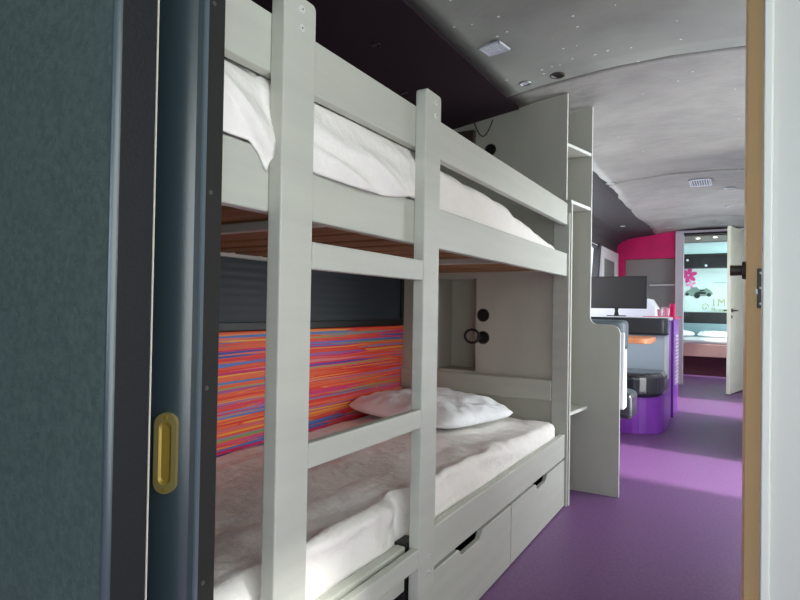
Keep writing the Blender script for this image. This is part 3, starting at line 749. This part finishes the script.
def letters(txt, x, z, size, m, name, sx=1):
    cu = bpy.data.curves.new(name, 'FONT'); cu.body = txt; cu.size = size; cu.extrude = .002
    tmp = bpy.data.objects.new('tmp', cu); me = bpy.data.meshes.new_from_object(tmp); bpy.data.objects.remove(tmp)
    me.materials.append(m); o = bpy.data.objects.new(name, me); COL.objects.link(o); o.parent = mu
    o.matrix_world = Matrix.Identity(4)
    me.transform(Matrix.Translation((x, 11.979, z)) @ Matrix.Rotation(pi/2, 4, 'X') @ Matrix.Diagonal((sx, 1, 1, 1)))
    o.location = -mu.location
    return o
for ch, x in (('I', -.40), ('M', -.325)): letters(ch, x, 1.115, .20, GOLD, 'large_letter', .85)
for ch, x in (('M', -.42), ('i', -.35), ('m', -.30), ('e', -.235)): letters(ch, x, 1.02, .10, GOLD, 'small_letter', .8)
bm = bmesh.new(); pts = [(-.40+.2*i/20, 11.98, 1.545+.008*sin(i*1.7)) for i in range(21)]; tube(bm, pts, .005, 6); ob('script_line', bm, SILVERP, mu)
bm = bmesh.new(); pts = [(-.52+.06*cos(a)*(1-.1*a), 11.98, 1.10+.07*sin(a)*(1-.1*a)) for a in [i*.35 for i in range(20)]]; tube(bm, pts, .006, 6); ob('scroll_ornament', bm, GOLD, mu)
bm = bmesh.new(); box(bm, -1.5, .7, 11.93, 12.0, .80, 1.004); struct('trim_10', bm, SEAM)
bb = thing('double_bed', 'low double bed with salmon valance and dark base in the back bedroom', 'bed', (-.45, 11.0, 0))
boxo('bed_base', (-1.5, .70, 10.29, 11.92, 0, .31), BEDBASE, bb, .004)
boxo('valance', (-1.52, .72, 10.26, 11.92, .30, .50), BEDCOV, bb, .01)
boxo('mattress_top', (-1.51, .71, 10.265, 11.92, .501, .56), WHITE, bb, .02)
boxo('headboard', (-1.5, .70, 11.925, 11.998, .30, .80), TEALHB, bb, .01)
for cx, lab in ((-.93, 'white pillow on the left of the double bed'), (-.36, 'white pillow on the right of the double bed')):
    tag(pillow('pillow', (cx, 11.66, .562), .27, .20, .11, 0, PILLOWM, cx), lab+' in the back bedroom', 'pillow')
for i, (x, y_) in enumerate(((-.50, 9.25), (-.28, 9.2))):
    bm = bmesh.new(); cyl(bm, (x, y_, 2.062), (x, y_, 2.054), .025, seg=16)
    tag(ob('recessed_spotlight', bm, mat('lamp_glow_%d' % i, (255, 244, 226), emit=4)), 'small lit ceiling spot just inside the bedroom doorway, %s of the two' % ('left' if i == 0 else 'right'), 'ceiling light')
for i, (x, z) in enumerate(((-.80, 1.95), (-.50, 1.845))):
    bm = bmesh.new(); cyl(bm, (x, 11.70, z), (x, 11.692, z), .022, seg=16)
    tag(ob('recessed_spotlight', bm, VENTW), 'pale spot fitting on the black band above the mural, %s' % ('the upper left one' if i == 0 else 'the lower right one'), 'ceiling light')

# ------------------------------------------------------------------ light
sc = bpy.context.scene
wd = bpy.data.worlds.new('sky'); sc.world = wd; wd.use_nodes = True
bg = wd.node_tree.nodes['Background']; bg.inputs['Color'].default_value = (.86, .93, 1, 1); bg.inputs['Strength'].default_value = 2.2

def area(name, loc, look, sx, sy, power, col=(1, 1, 1)):
    l = bpy.data.lights.new(name, 'AREA'); l.shape = 'RECTANGLE'; l.size = sx; l.size_y = sy; l.energy = power; l.color = col
    o = bpy.data.objects.new(name, l); COL.objects.link(o); o.location = loc
    o.rotation_euler = Vector(look).to_track_quat('-Z', 'Y').to_euler()
    return o
# daylight standing in each window opening; the frosted one is added fill
area('daylight_front_right', (.87, -.40, 1.15), (-1, 0, 0), 2.5, 1.5, 27, (1, .98, .91))
area('daylight_windscreen', (-.5, -3.7, 1.35), (0, 1, 0), 2.1, 1.1, 52, (.74, .91, 1))
area('fill_frosted', (.768, 2.90, 1.35), (-1, 0, 0), .85, 1.1, 12, (.90, .97, 1))  # added fill for the far end of the bunks
area('daylight_entrance', (.87, 3.98, 1.0), (-1, 0, 0), .85, 1.8, 34, (1, .98, .97))
area('daylight_lounge_right', (.87, 6.82, 1.0), (-1, 0, 0), 1.1, 1.7, 28, (1, .97, .98))
area('daylight_lounge_left', (-1.68, 5.66, 1.39), (1, 0, 0), 4.0, .8, 34, (.95, .97, 1))
area('daylight_bedroom', (.87, 10.8, 1.3), (-1, 0, 0), 1.7, .9, 50, (.92, .98, 1))
sn = bpy.data.lights.new('sun', 'SUN'); sn.energy = 8.0; sn.angle = radians(5); sn.color = (1, .95, .92)
so = bpy.data.objects.new('sun', sn); COL.objects.link(so); so.rotation_euler = Vector((-1, .12, -.95)).to_track_quat('-Z', 'Y').to_euler()

# ------------------------------------------------------------------ camera
cd = bpy.data.cameras.new('camera'); cd.sensor_width = 36; cd.lens = 575/800*36; cd.clip_start = .05; cd.clip_end = 100
co = bpy.data.objects.new('camera', cd); COL.objects.link(co)
co.matrix_world = Matrix.Translation((0, 0, 1)) @ Matrix.Rotation(radians(30.45), 4, 'Z') @ Matrix.Rotation(radians(90.75), 4, 'X') @ Matrix.Rotation(radians(.93), 4, 'Z')
sc.camera = co
vs = sc.view_settings; vs.view_transform = 'Standard'; vs.look = 'None'; vs.exposure = 0; vs.gamma = 1; vs.use_curve_mapping = False
sc.cycles.max_bounces = 10; sc.cycles.diffuse_bounces = 6; sc.cycles.use_denoising = True
sc.cycles.sample_clamp_indirect = 6
